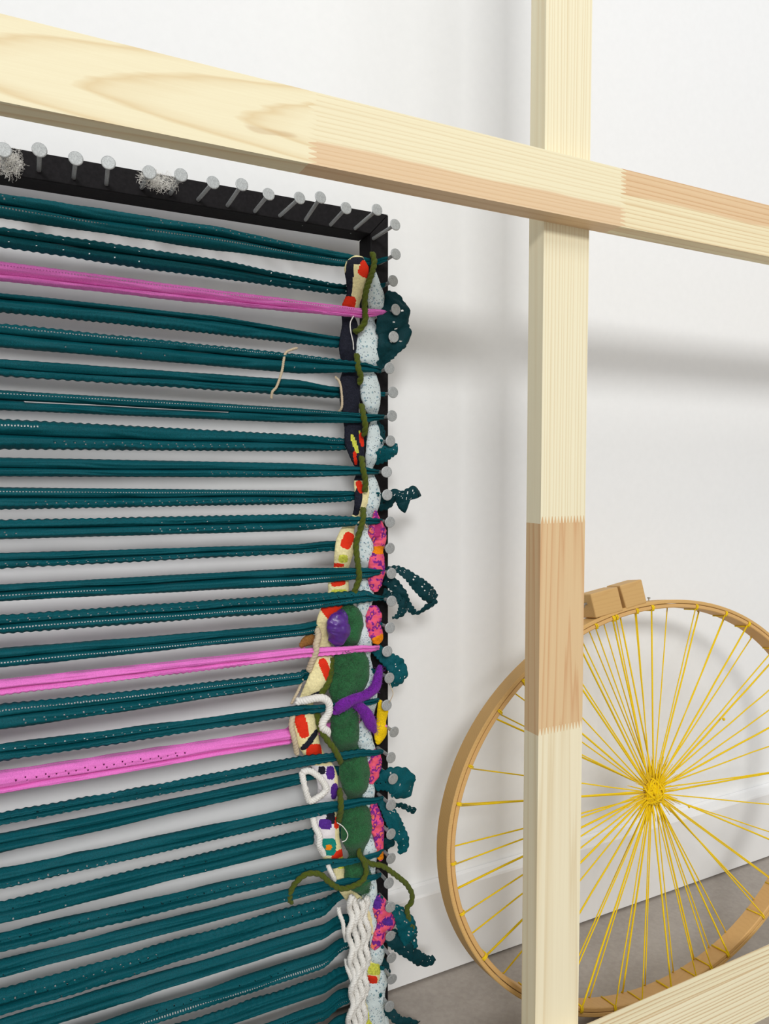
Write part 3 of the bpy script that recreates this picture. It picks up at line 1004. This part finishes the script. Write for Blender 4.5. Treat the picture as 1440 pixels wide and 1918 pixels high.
# --- cords
o = cord('cotton_cord', [(556, 1314, 0.9005), (572, 1312, 0.8940), (590, 1308, 0.8897), (606, 1308, 0.8875), (616, 1318, 0.8875), (615, 1336, 0.8886), (606, 1350, 0.8897),
                         (604, 1362, 0.8897), (613, 1370, 0.8919), (610, 1380, 0.8984)], 7.5, M['white_cord'], None, 8, 3, 16)
tag(o, 'white cotton cord bent over the ribbon left of the purple wool', 'cord')
o = cord('cotton_cord', [(566, 1446, 0.8962), (568, 1462, 0.8940), (574, 1486, 0.8930), (580, 1500, 0.8962), (594, 1494, 0.8919), (610, 1480, 0.8897), (606, 1466, 0.8897),
                         (596, 1454, 0.8897), (580, 1444, 0.8919), (566, 1446, 0.8962)], 6.5, M['white_cord'], None, 8, 3, 14)
tag(o, 'white cord ring curled open on the printed cloth', 'cord')
o = cord('cotton_cord', [(586, 1530, 0.8984), (590, 1548, 0.8930), (598, 1566, 0.8897), (598, 1584, 0.8897), (606, 1600, 0.8962)], 6.5, M['white_cord'], None, 8, 3, 14)
tag(o, 'short white cord lying left of the turquoise print patch', 'cord')
o = cord('cotton_cord', [(612, 1612, 0.9005), (616, 1626, 0.8940), (624, 1642, 0.8919), (630, 1656, 0.8984)], 5, M['white_cord'], None, 8, 3, 14)
tag(o, 'short white cord just above the looped olive yarn', 'cord')
o = cord('cotton_cord', [(548, 1340, 0.9005), (546, 1362, 0.8962), (552, 1388, 0.8962), (556, 1412, 0.9027)], 6, M['cream_cord'], None, 8, 2, 14)
tag(o, 'cream cord along the left edge of the red and cream cloth', 'cord')
o = cord('cotton_cord', [(594, 1180, 0.9049), (596, 1192, 0.8962), (592, 1206, 0.8940), (592, 1220, 0.8940), (584, 1240, 0.8984), (578, 1256, 0.9049)], 6.5, M['cream_cord'], None, 8, 2, 14)
tag(o, 'frayed cream cord crossing the middle pink ribbon', 'cord')
o = cord('cotton_cord', [(566, 1272, 0.9071), (560, 1290, 0.9049), (552, 1306, 0.9049), (546, 1318, 0.9071)], 3, M['cream_cord'], None, 8, 2, 10)
tag(o, 'thin grey-cream twine end sticking out below the middle pink ribbon', 'cord')
o = puff('wool_tuft', [(562, 1212, 3, 0.9092), (572, 1202, 9, 0.9092), (584, 1198, 10, 0.9092), (596, 1200, 4, 0.9092)], M['brown_cord'], None, .5, 12, 6, None, .002, 8)
tag(o, 'small rusty brown wool tuft above the middle pink ribbon', 'wool')
o = cord('twine', [(556, 652, 0.8962), (546, 655, 0.8930), (535, 661, 0.8919), (531, 676, 0.8908), (529, 690, 0.8908), (526, 702, 0.8908), (522, 714, 0.8908), (517, 726, 0.8919), (510, 734, 0.8930), (508, 746, 0.8962)],
         2.6, M['cream_cord'], None, 8, 2, 8)
tag(o, 'thin cream twine hanging by itself over two teal ribbons', 'twine')
o = cord('cotton_cord', [(628, 706, 0.9005), (636, 716, 0.8940), (640, 740, 0.8930), (640, 762, 0.8940), (634, 772, 0.9005)], 2.6, M['cream_cord'], None, 8, 2, 8)
tag(o, 'thin cream cord edging the navy cloth', 'cord')
o = cord('cotton_cord', [(662, 592, 0.8897), (656, 605, 0.8897), (657, 622, 0.8897), (661, 640, 0.8940), (662, 655, 0.8984)], 1.3, M['white_cord'], None, 8, 2, 6)
tag(o, 'fine white thread looped under the top pink ribbon', 'thread')
o = cord('cotton_cord', [(664, 985, 0.8962), (673, 978, 0.8897), (681, 980, 0.8897), (687, 988, 0.8940)], 2.2, M['cream_cord'], None, 8, 2, 6)
tag(o, 'short fine white thread above the pink batik cloth', 'thread')
for a_ in ([(631, 1541, 0.8919), (642, 1548, 0.8875), (651, 1562, 0.8864), (648, 1573, 0.8875), (640, 1577, 0.8897)],):
    o = cord('thread', a_, 1.0, M['white_cord'], None, 8, 1, 6, seg=5)
    tag(o, 'fine white thread curled on the lower green wool', 'thread')
# loose grey wire between two nail heads
o = cord('thread', [(730, 1280, 0.8854), (734, 1292, 0.8810), (736, 1300, 0.8789), (731, 1312, 0.8810), (727, 1318, 0.8854)], 0.9, M['cream_cord'], None, 8, 1, 6, seg=5)
tag(o, 'fine dark thread hanging between two nail heads', 'thread')

# white chained cotton bundle at the bottom
wb = thing('cord_bundle', 'bundle of chunky white chained cotton cords hanging at the bottom edge', 'cord', P(672, 1800, 0.8919))
for k, (x0, x1, x2, x3) in enumerate([(658, 655, 662, 655), (666, 666, 668, 664), (676, 678, 676, 672), (684, 688, 684, 680), (672, 672, 670, 668)]):
    pts = []
    yy = 1678 + (k * 5) % 12
    while yy < 1935:
        t = (yy - 1680) / 240
        tt = t * 3
        xs_ = [x0, x1, x2, x3]
        i = min(2, max(0, int(tt)))
        x = xs_[i] + (xs_[i + 1] - xs_[i]) * (tt - i)
        pts.append((x + 3.6 * sin(yy / 8.5 + k * 1.3), yy, 0.8908 + .0022 * cos(yy / 8.5 + k * 2.1) + (0.006 if k == 4 else 0)))
        yy += 5
    cord('cord_strand', pts, 6.6, M['white_cord'], wb, 2, 3, 13, seed=k)
cord('cord_strand', [(634, 1700, 0.9005), (636, 1712, 0.8951), (642, 1728, 0.8930), (644, 1746, 0.8940), (648, 1762, 0.9005)], 4.5, M['white_cord'], wb, 8, 3, 12, seed=9)
cord('cord_strand', [(648, 1796, 0.9005), (650, 1812, 0.8951), (656, 1828, 0.8930), (660, 1846, 0.8951), (656, 1860, 0.9005)], 4.5, M['white_cord'], wb, 8, 3, 12, seed=10)

# --- teal lace tails knotted round the nails
YT = 0.8919
TAILS = [
    ([(716, 556, 14, 0.9071), (730, 568, 24, 0.9005), (738, 586, 29, YT), (736, 606, 31, YT), (738, 628, 31, YT), (728, 650, 22, YT), (716, 672, 14, 0.8984), (712, 690, 5, 0.9027)],
     'crumpled dark teal lace tail bulging round two nails at the upper right', 'teal_dark'),
    ([(702, 790, 5, 0.9092), (708, 806, 11, 0.9049), (708, 824, 11, 0.9049), (704, 838, 5, 0.9092)], 'small teal lace fold between two nails right of the speckled cloth', 'teal_dark'),
    ([(700, 866, 6, 0.9092), (712, 856, 13, 0.9005), (726, 847, 13, YT), (738, 842, 11, YT), (744, 842, 9, YT)], 'short teal lace tail under a nail head, level with the ninth ribbon', 'teal'),
    ([(706, 946, 12, 0.9071), (722, 938, 16, 0.9005), (738, 926, 9, YT), (752, 932, 14, YT), (765, 935, 25, YT), (767, 936, 24, YT)], 'bow shaped dark teal lace tail with a notched end', 'teal_dark'),
    ([(714, 1082, 6, 0.9092), (728, 1066, 4, 0.8962), (744, 1066, 6, 0.8875), (762, 1076, 9, 0.8843), (782, 1094, 13, 0.8821), (800, 1110, 15, 0.8821), (810, 1118, 13, 0.8843), (815, 1122, 9, 0.8864)],
     'large lace loop: dark upper strand reaching far out from the nails', 'teal_dark'),
    ([(816, 1124, 3, 0.8864), (800, 1136, 5, 0.8897), (784, 1148, 3, 0.8919), (772, 1144, 6, 0.8940), (762, 1130, 7, 0.8940), (750, 1110, 9, 0.8940), (736, 1094, 11, 0.8984), (720, 1086, 8, 0.9049)],
     'large lace loop: narrow lower strand curling back to the nails', 'teal_dark'),
    ([(714, 1112, 12, 0.9071), (728, 1118, 10, 0.9027), (744, 1120, 7, 0.8940), (754, 1132, 8, 0.8919), (752, 1146, 7, 0.8919), (744, 1154, 4, 0.8940), (733, 1157, 1.5, 0.8962)],
     'small hooked teal lace end just below the big lace loop', 'teal_dark'),
    ([(696, 1212, 8, 0.9092), (712, 1222, 12, 0.9027), (728, 1236, 14, 0.8962), (742, 1248, 18, YT), (748, 1264, 14, YT), (738, 1278, 9, YT), (730, 1284, 5, 0.8940)],
     'rounded teal lace tail with pale eyelets, level with the green wool', 'teal'),
    ([(700, 1470, 12, 0.9071), (716, 1464, 17, 0.9005), (732, 1462, 25, 0.8951), (748, 1466, 30, YT), (760, 1478, 24, YT), (771, 1486, 6, YT)],
     'square cut teal lace tail sticking out by the coral batik knot', 'teal'),
    ([(736, 1508, 3, 0.8962), (750, 1508, 5, 0.8919), (764, 1514, 5, YT), (778, 1520, 6, YT)], 'thin ragged strip of lace pointing right from a nail head', 'teal_dark'),
    ([(712, 1500, 6, 0.9049), (726, 1518, 12, 0.8984), (738, 1540, 14, YT), (748, 1562, 14, YT), (755, 1578, 10, YT), (752, 1594, 5, 0.8940), (748, 1600, 2, 0.8940)],
     'drooping teal lace tail with a dark hooked end above the olive yarn', 'teal'),
    ([(704, 1586, 6, 0.9092), (716, 1580, 12, 0.9049), (730, 1578, 9, 0.9005), (738, 1574, 5, 0.8984)], 'small teal lace gather behind a nail above the olive yarn tail', 'teal_dark'),
    ([(728, 1698, 5, 0.8962), (744, 1706, 11, 0.8919), (758, 1726, 17, 0.8897), (764, 1750, 17, 0.8897), (772, 1776, 10, 0.8897)], 'broad perforated teal lace leaf beside the coral batik knot', 'teal'),
    ([(722, 1744, 10, 0.9027), (738, 1758, 17, 0.8962), (756, 1774, 16, 0.8919), (774, 1788, 12, 0.8897), (790, 1798, 13, 0.8897), (804, 1798, 8, 0.8897), (813, 1793, 5, 0.8897)],
     'lowest big dark lace tail ending in a blunt tip over the floor edge', 'teal_dark'),
    ([(716, 1890, 8, 0.9027), (734, 1900, 9, 0.8962), (748, 1912, 9, 0.8919), (770, 1914, 7, 0.8897), (784, 1922, 8, 0.8897)], 'dark lace tail at the bottom edge of the picture', 'teal_dark'),
    ([(704, 1796, 6, 0.9092), (716, 1806, 10, 0.9060), (722, 1818, 8, 0.9060), (720, 1830, 4, 0.9092)], 'small dark lace gather between the two folds of speckled cloth', 'teal_dark'),
]
for k, (pts, lab, mt) in enumerate(TAILS):
    o = sheet('lace_tail', pts, M[mt], None, 9, 14, 0.0060 if k == 0 else 0.0036, fold=0.1 if k == 0 else 0.4, seed=50 + k * 3, hthr=-0.3 if k in (4, 12, 3) else 0.1)
    tag(o, lab, 'lace', 'teal lace tails hanging off the nails')

# --- white fluff caught on the top nails
for (cx, cy, sx, sy, nn, lab) in [(16, 302, 26, 26, 420, 'tuft of white cotton fluff caught on the leftmost nail'),
                                  (296, 338, 36, 15, 420, 'tuft of white cotton fluff caught between two nails on the top rail')]:
    V, Fc = [], []
    for i in range(nn):
        a = rnd.uniform(0, 2 * pi)
        r = rnd.random() ** 0.6
        y = cy + sin(a) * r * sy + (cos(a) * r * sx) * 0.18
        q = P(cx + cos(a) * r * sx, y, rnd.uniform(0.8810, 0.9179))
        pts = [q]
        d = Vector((rnd.uniform(-1, 1), rnd.uniform(-.3, .3), rnd.uniform(-1, 1))).normalized()
        for _ in range(5):
            d = (d + Vector((rnd.uniform(-1, 1), rnd.uniform(-.5, .5), rnd.uniform(-1, 1))) * 0.9).normalized()
            pts.append(pts[-1] + d * 0.0017)
        tube(pts, 0.00014, 3, V, Fc, False)
    o = link('cotton_fluff', V, Fc, M['white_cord'])
    tag(o, lab, 'fluff', None, 'stuff')

# ------------------------------------------------------------------ the oval hoop strung with yellow yarn
HY, HL = radians(2), radians(9)
HN = Vector((-sin(HY) * cos(HL), -cos(HY) * cos(HL), sin(HL)))
HX = Vector((cos(HY), -sin(HY), 0))
HZ = HX.cross(HN)
if HZ.z < 0:
    HZ = -HZ
SEAM = [(983.3, 1263.1), (966.7, 1281.1), (938.9, 1317.2), (911.1, 1361.7), (888.9, 1400.6), (877.8, 1435.3), (865.3, 1479.7), (853.5, 1528.3), (848.6, 1572.8), (848.6, 1614.4),
        (865.3, 1718.1), (883.3, 1762.5), (902.8, 1791.7), (938.9, 1833.3), (979.2, 1868.1), (1093.9, 1180.8), (1135.6, 1160), (1174.4, 1146.8), (1209.2, 1137.8),
        (1246.7, 1132.9), (1267.8, 1132.2), (1309.4, 1135.7), (1358, 1146.8), (1406.7, 1164.2), (1440, 1186.4), (1088.3, 1899.7), (1118.9, 1899.9), (1384.4, 1772.2),
        (1413.6, 1738.9), (1440, 1706.9), (1359.4, 1793)]
import numpy as np
RO, RI, RD = 0.0062, 0.0066, 0.030       # outer and inner ring thickness, ring depth


def hp(x, y, h0):
    """photo point on the hoop's front plane (HN . X = h0)"""
    r = ray(x, y)
    t = h0 / r.dot(HN)
    q = r * t
    return q.dot(HX), q.dot(HZ)


def fit(h0):
    A = np.array([hp(x, y, h0) for x, y in SEAM])
    mu, sd = A.mean(0), A.std()
    U = (A - mu) / sd
    D = np.c_[U[:, 0] ** 2, U[:, 0] * U[:, 1], U[:, 1] ** 2, U[:, 0], U[:, 1], np.ones(len(U))]
    wv = np.linalg.svd(D)[2][-1]
    Q = np.array([[wv[0], wv[1] / 2], [wv[1] / 2, wv[2]]])
    c = np.linalg.solve(Q, -wv[3:5] / 2)
    k = -(c @ Q @ c + wv[3:5] @ c + wv[5])
    ev, ax = np.linalg.eigh(Q / k)
    return mu + c * sd, sd / np.sqrt(ev), ax


h0 = -0.72
for _ in range(12):
    c_, r_, ax_ = fit(h0)
    zb = min((HX * (c_[0] + ax_[0, 0] * r_[0] * cos(t) + ax_[0, 1] * r_[1] * sin(t)) + HZ * (c_[1] + ax_[1, 0] * r_[0] * cos(t) + ax_[1, 1] * r_[1] * sin(t)) + HN * h0).z
             for t in np.linspace(0, 2 * pi, 200))
    h0 *= (H - RO - 0.0005) / -zb


def hpt(u, v, d=0.0):
    """hoop plane (u, v) and depth behind the front -> world"""
    q = HX * u + HZ * v + HN * (h0 - d)
    return Vector((q.x, q.y, q.z + H))


def ell(t, off=0.0):
    u = c_[0] + ax_[0, 0] * r_[0] * cos(t) + ax_[0, 1] * r_[1] * sin(t)
    v_ = c_[1] + ax_[1, 0] * r_[0] * cos(t) + ax_[1, 1] * r_[1] * sin(t)
    du = -ax_[0, 0] * r_[0] * sin(t) + ax_[0, 1] * r_[1] * cos(t)
    dv = -ax_[1, 0] * r_[0] * sin(t) + ax_[1, 1] * r_[1] * cos(t)
    ln = sqrt(du * du + dv * dv)
    nx, ny = dv / ln, -du / ln
    if nx * (u - c_[0]) + ny * (v_ - c_[1]) < 0:
        nx, ny = -nx, -ny
    return u + nx * off, v_ + ny * off


hoop = thing('yarn_hoop', 'oval wooden embroidery hoop strung with yellow yarn, leaning near the wall', 'hoop', hpt(c_[0], c_[1] - 0.27, 0.01))
hoop.location.z = 0


def ringpart(name, o0, o1, mat, parent):
    prof = [(o0, 0.0008), (o0 + 0.0008 * (1 if o1 > o0 else -1), 0.0), (o1 - 0.0012 * (1 if o1 > o0 else -1), 0.0), (o1, 0.0012),
            (o1, RD - 0.001), (o1 - 0.001 * (1 if o1 > o0 else -1), RD), (o0, RD)]
    N = 180
    V, Fc = [], []
    m_ = len(prof)
    for i in range(N):
        t = 2 * pi * i / N
        for off, d in prof:
            u, v_ = ell(t, off)
            V.append(hpt(u, v_, d))
    for i in range(N):
        i2 = (i + 1) % N
        for k in range(m_):
            k2 = (k + 1) % m_
            Fc.append((i * m_ + k, i * m_ + k2, i2 * m_ + k2, i2 * m_ + k))
    o = link(name, V, Fc, mat, parent)
    bm = bmesh.new()
    bm.from_mesh(o.data)
    bmesh.ops.recalc_face_normals(bm, faces=bm.faces)
    bm.to_mesh(o.data)
    bm.free()
    return o


ringpart('outer_ring', 0.0004, RO, M['hoop'], hoop)
ringpart('inner_ring', -0.0004, -RI, M['hoop_in'], hoop)


def blk(name, pix, d0, d1, mat):
    pl = [hp(x, y, h0) for x, y in pix]
    # drop the lower edge on to the ring
    V = [hpt(u, v_, d0) for u, v_ in pl] + [hpt(u, v_, d1) for u, v_ in pl]
    n = len(pl)
    Fc = [tuple(range(n)), tuple(range(2 * n - 1, n - 1, -1))] + [(i, (i + 1) % n, n + (i + 1) % n, n + i) for i in range(n)]
    o = link(name, V, Fc, mat, hoop)
    bm = bmesh.new()
    bm.from_mesh(o.data)
    bmesh.ops.recalc_face_normals(bm, faces=bm.faces)
    bm.to_mesh(o.data)
    bm.free()
    return bevel(o, 0.002, 3)


b1 = blk('clamp_block', [(1105, 1113), (1156, 1099), (1167, 1144), (1140, 1151), (1116, 1158)], -0.001, RD + 0.001, M['block'])
b2 = blk('clamp_block', [(1160, 1097), (1201, 1085), (1211, 1129), (1190, 1135), (1173, 1141)], -0.001, RD + 0.001, M['block'])
u0, v0 = hp(1090, 1136, h0)
u1, v1 = hp(1205, 1106, h0)
a = hpt(u0, v0, 0.014)
b = hpt(u1, v1, 0.014)
V, Fc = lathe([(0, 0.0022), ((b - a).length - 0.004, 0.0022)], a, b - a, 12)
V2, F2 = lathe([(0.009, 0.0052), (0.0095, 0.0058), (0.0128, 0.0058), (0.0132, 0.0052)], a, b - a, 6)
k = len(V)
link('bolt', V + V2, Fc + [tuple(i + k for i in f) for f in F2], M['bolt'], hoop)
# small screw on the back edge of the ring
u, v_ = hp(1237, 1128, h0)
q = hpt(u, v_, RD - 0.004)
V, Fc = lathe([(-0.002, 0.001), (0.006, 0.001), (0.0062, 0.0026), (0.008, 0.0026), (0.0085, 0.0016)], q, Vector((0, 0, 1)), 12)
link('screw', V, Fc, M['bolt'], hoop)

# hub and spokes
HUBP = hp(1232, 1486, h0)
HD = 0.010
ENDS = [(977, 1280), (969, 1292), (930, 1333), (937, 1345), (880, 1441), (863, 1518), (866, 1509), (858, 1599), (858, 1619), (866, 1683), (868, 1710), (901, 1767),
        (909, 1793), (962, 1844), (992, 1868), (1018, 1880), (1048, 1888), (1068, 1894), (1093, 1878), (1126, 1896), (1157, 1866), (1191, 1866), (1206, 1850),
        (1234, 1840), (1256, 1822), (1282, 1808), (1297, 1796), (1318, 1778), (1326, 1786), (1344, 1758), (1358, 1775), (1371, 1734), (1408, 1688), (1420, 1675),
        (1440, 1645), (1452, 1640), (1472, 1586), (1480, 1570), (1500, 1513), (1502, 1447), (1496, 1440), (1494, 1392), (1486, 1340), (1480, 1322), (1470, 1268),
        (1462, 1250), (1445, 1222), (1425, 1208), (1405, 1163), (1374, 1176), (1361, 1147), (1330, 1156), (1303, 1138), (1272, 1143), (1222, 1142), (1211, 1143),
        (1192, 1152), (1184, 1154), (1154, 1162), (1151, 1163), (1148, 1164), (1120, 1172), (1116, 1174), (1096, 1188), (1086, 1188), (1062, 1204), (1040, 1218), (1012, 1240)]


def ringhit(x, y):
    u, v_ = hp(x, y, h0)
    du, dv = u - HUBP[0], v_ - HUBP[1]
    best = None
    for i in range(720):
        t = 2 * pi * i / 720
        a_, b_ = ell(t, -RI)
        c1 = (a_ - HUBP[0]) * dv - (b_ - HUBP[1]) * du
        dt = (a_ - HUBP[0]) * du + (b_ - HUBP[1]) * dv
        if dt > 0:
            cc = abs(c1) / sqrt(du * du + dv * dv)
            if best is None or cc < best[0]:
                best = (cc, t)
    return best[1]


for k, (x, y) in enumerate(ENDS):
    t = ringhit(x, y)
    front = k % 2 == 0
    depth = 0.001 if front else RD - 0.002
    eu, ev_ = ell(t, -RI - 0.0008)
    ang = atan2(ev_ - HUBP[1], eu - HUBP[0])
    hr = 0.012 + 0.004 * rnd.random()
    su = HUBP[0] + cos(ang + rnd.uniform(-.35, .35)) * hr
    sv = HUBP[1] + sin(ang + rnd.uniform(-.35, .35)) * hr
    pts = []
    for i in range(9):
        q = i / 8
        sag = 0.0012 * sin(pi * q) * rnd.uniform(-1, 1)
        pts.append(hpt(su + (eu - su) * q, sv + (ev_ - sv) * q + sag * 0.3, HD + (depth - HD) * q + sag * .3))
    # wrap round the inner ring: over the front, through the seam, back
    if front:
        for (o_, d_) in [(-RI - 0.0006, -0.0008), (-RI * .5, -0.0016), (-0.0006, -0.0012), (0.0, 0.003)]:
            a_, b_ = ell(t + 0.002, o_)
            pts.append(hpt(a_, b_, d_))
        for (o_, d_) in [(-0.0006, -0.0012), (-RI * .5, -0.0018), (-RI - 0.001, 0.0), (-RI - 0.0012, RD * .5), (-RI - 0.001, RD - 0.002)]:
            a_, b_ = ell(t + 0.009, o_)
            pts.append(hpt(a_, b_, d_))
    else:
        for (o_, d_) in [(-RI - 0.0008, RD), (-RI * .5, RD + 0.0012)]:
            a_, b_ = ell(t, o_)
            pts.append(hpt(a_, b_, d_))
    r = 0.00105 + 0.0004 * (k % 3 == 0)
    V, Fc = tube(pts, r, 6)
    o = link('yarn_spoke', V, Fc, M['yarn'], hoop, smooth=True)
# hub: a ball of criss-crossing yarn loops
V, Fc = [], []
hc = hpt(HUBP[0], HUBP[1], HD)
for i in range(60):
    ax = Vector((rnd.gauss(0, 1), rnd.gauss(0, 1), rnd.gauss(0, 1))).normalized()
    n_ = ax.orthogonal().normalized()
    b_ = ax.cross(n_)
    R = rnd.uniform(0.012, 0.021)
    ph = rnd.uniform(0, 6)
    pts = []
    for k in range(15):
        t = 2 * pi * k / 14 * 0.93 + ph
        q = (n_ * cos(t) + b_ * sin(t)) * R * (1 + .08 * sin(3 * t))
        # flatten along the hoop axis
        q -= HN * q.dot(HN) * 0.45
        pts.append(hc + q)
    tube(pts, 0.0013, 5, V, Fc)
for i in range(70):
    a = rnd.uniform(0, 2 * pi)
    r0, r1 = 0.014, rnd.uniform(0.030, 0.062)
    a2 = a + rnd.uniform(-.12, .12)
    d = rnd.uniform(0.004, 0.016)
    tube([hpt(HUBP[0] + cos(a) * r0, HUBP[1] + sin(a) * r0, d), hpt(HUBP[0] + cos(a2) * r1, HUBP[1] + sin(a2) * r1, HD)], lambda u: 0.0011 * (1 - .6 * u), 5, V, Fc)
link('yarn_hub', V, Fc, M['hub'], hoop, smooth=True)
# extra knots tied on two spokes
for (x, y, rr) in [(1361, 1348, .0028), (1296, 1513, .0022)]:
    u, v_ = hp(x, y, h0)
    c0 = hpt(u, v_, 0.006)
    V, Fc = [], []
    for i in range(5):
        ax = Vector((rnd.gauss(0, 1), rnd.gauss(0, 1), rnd.gauss(0, 1))).normalized()
        n_ = ax.orthogonal().normalized()
        b_ = ax.cross(n_)
        tube([c0 + (n_ * cos(t) + b_ * sin(t)) * rr * .6 for t in [2 * pi * j / 9 for j in range(9)]], rr * .4, 5, V, Fc)
    link('yarn_knot', V, Fc, M['yarn'], hoop, smooth=True)
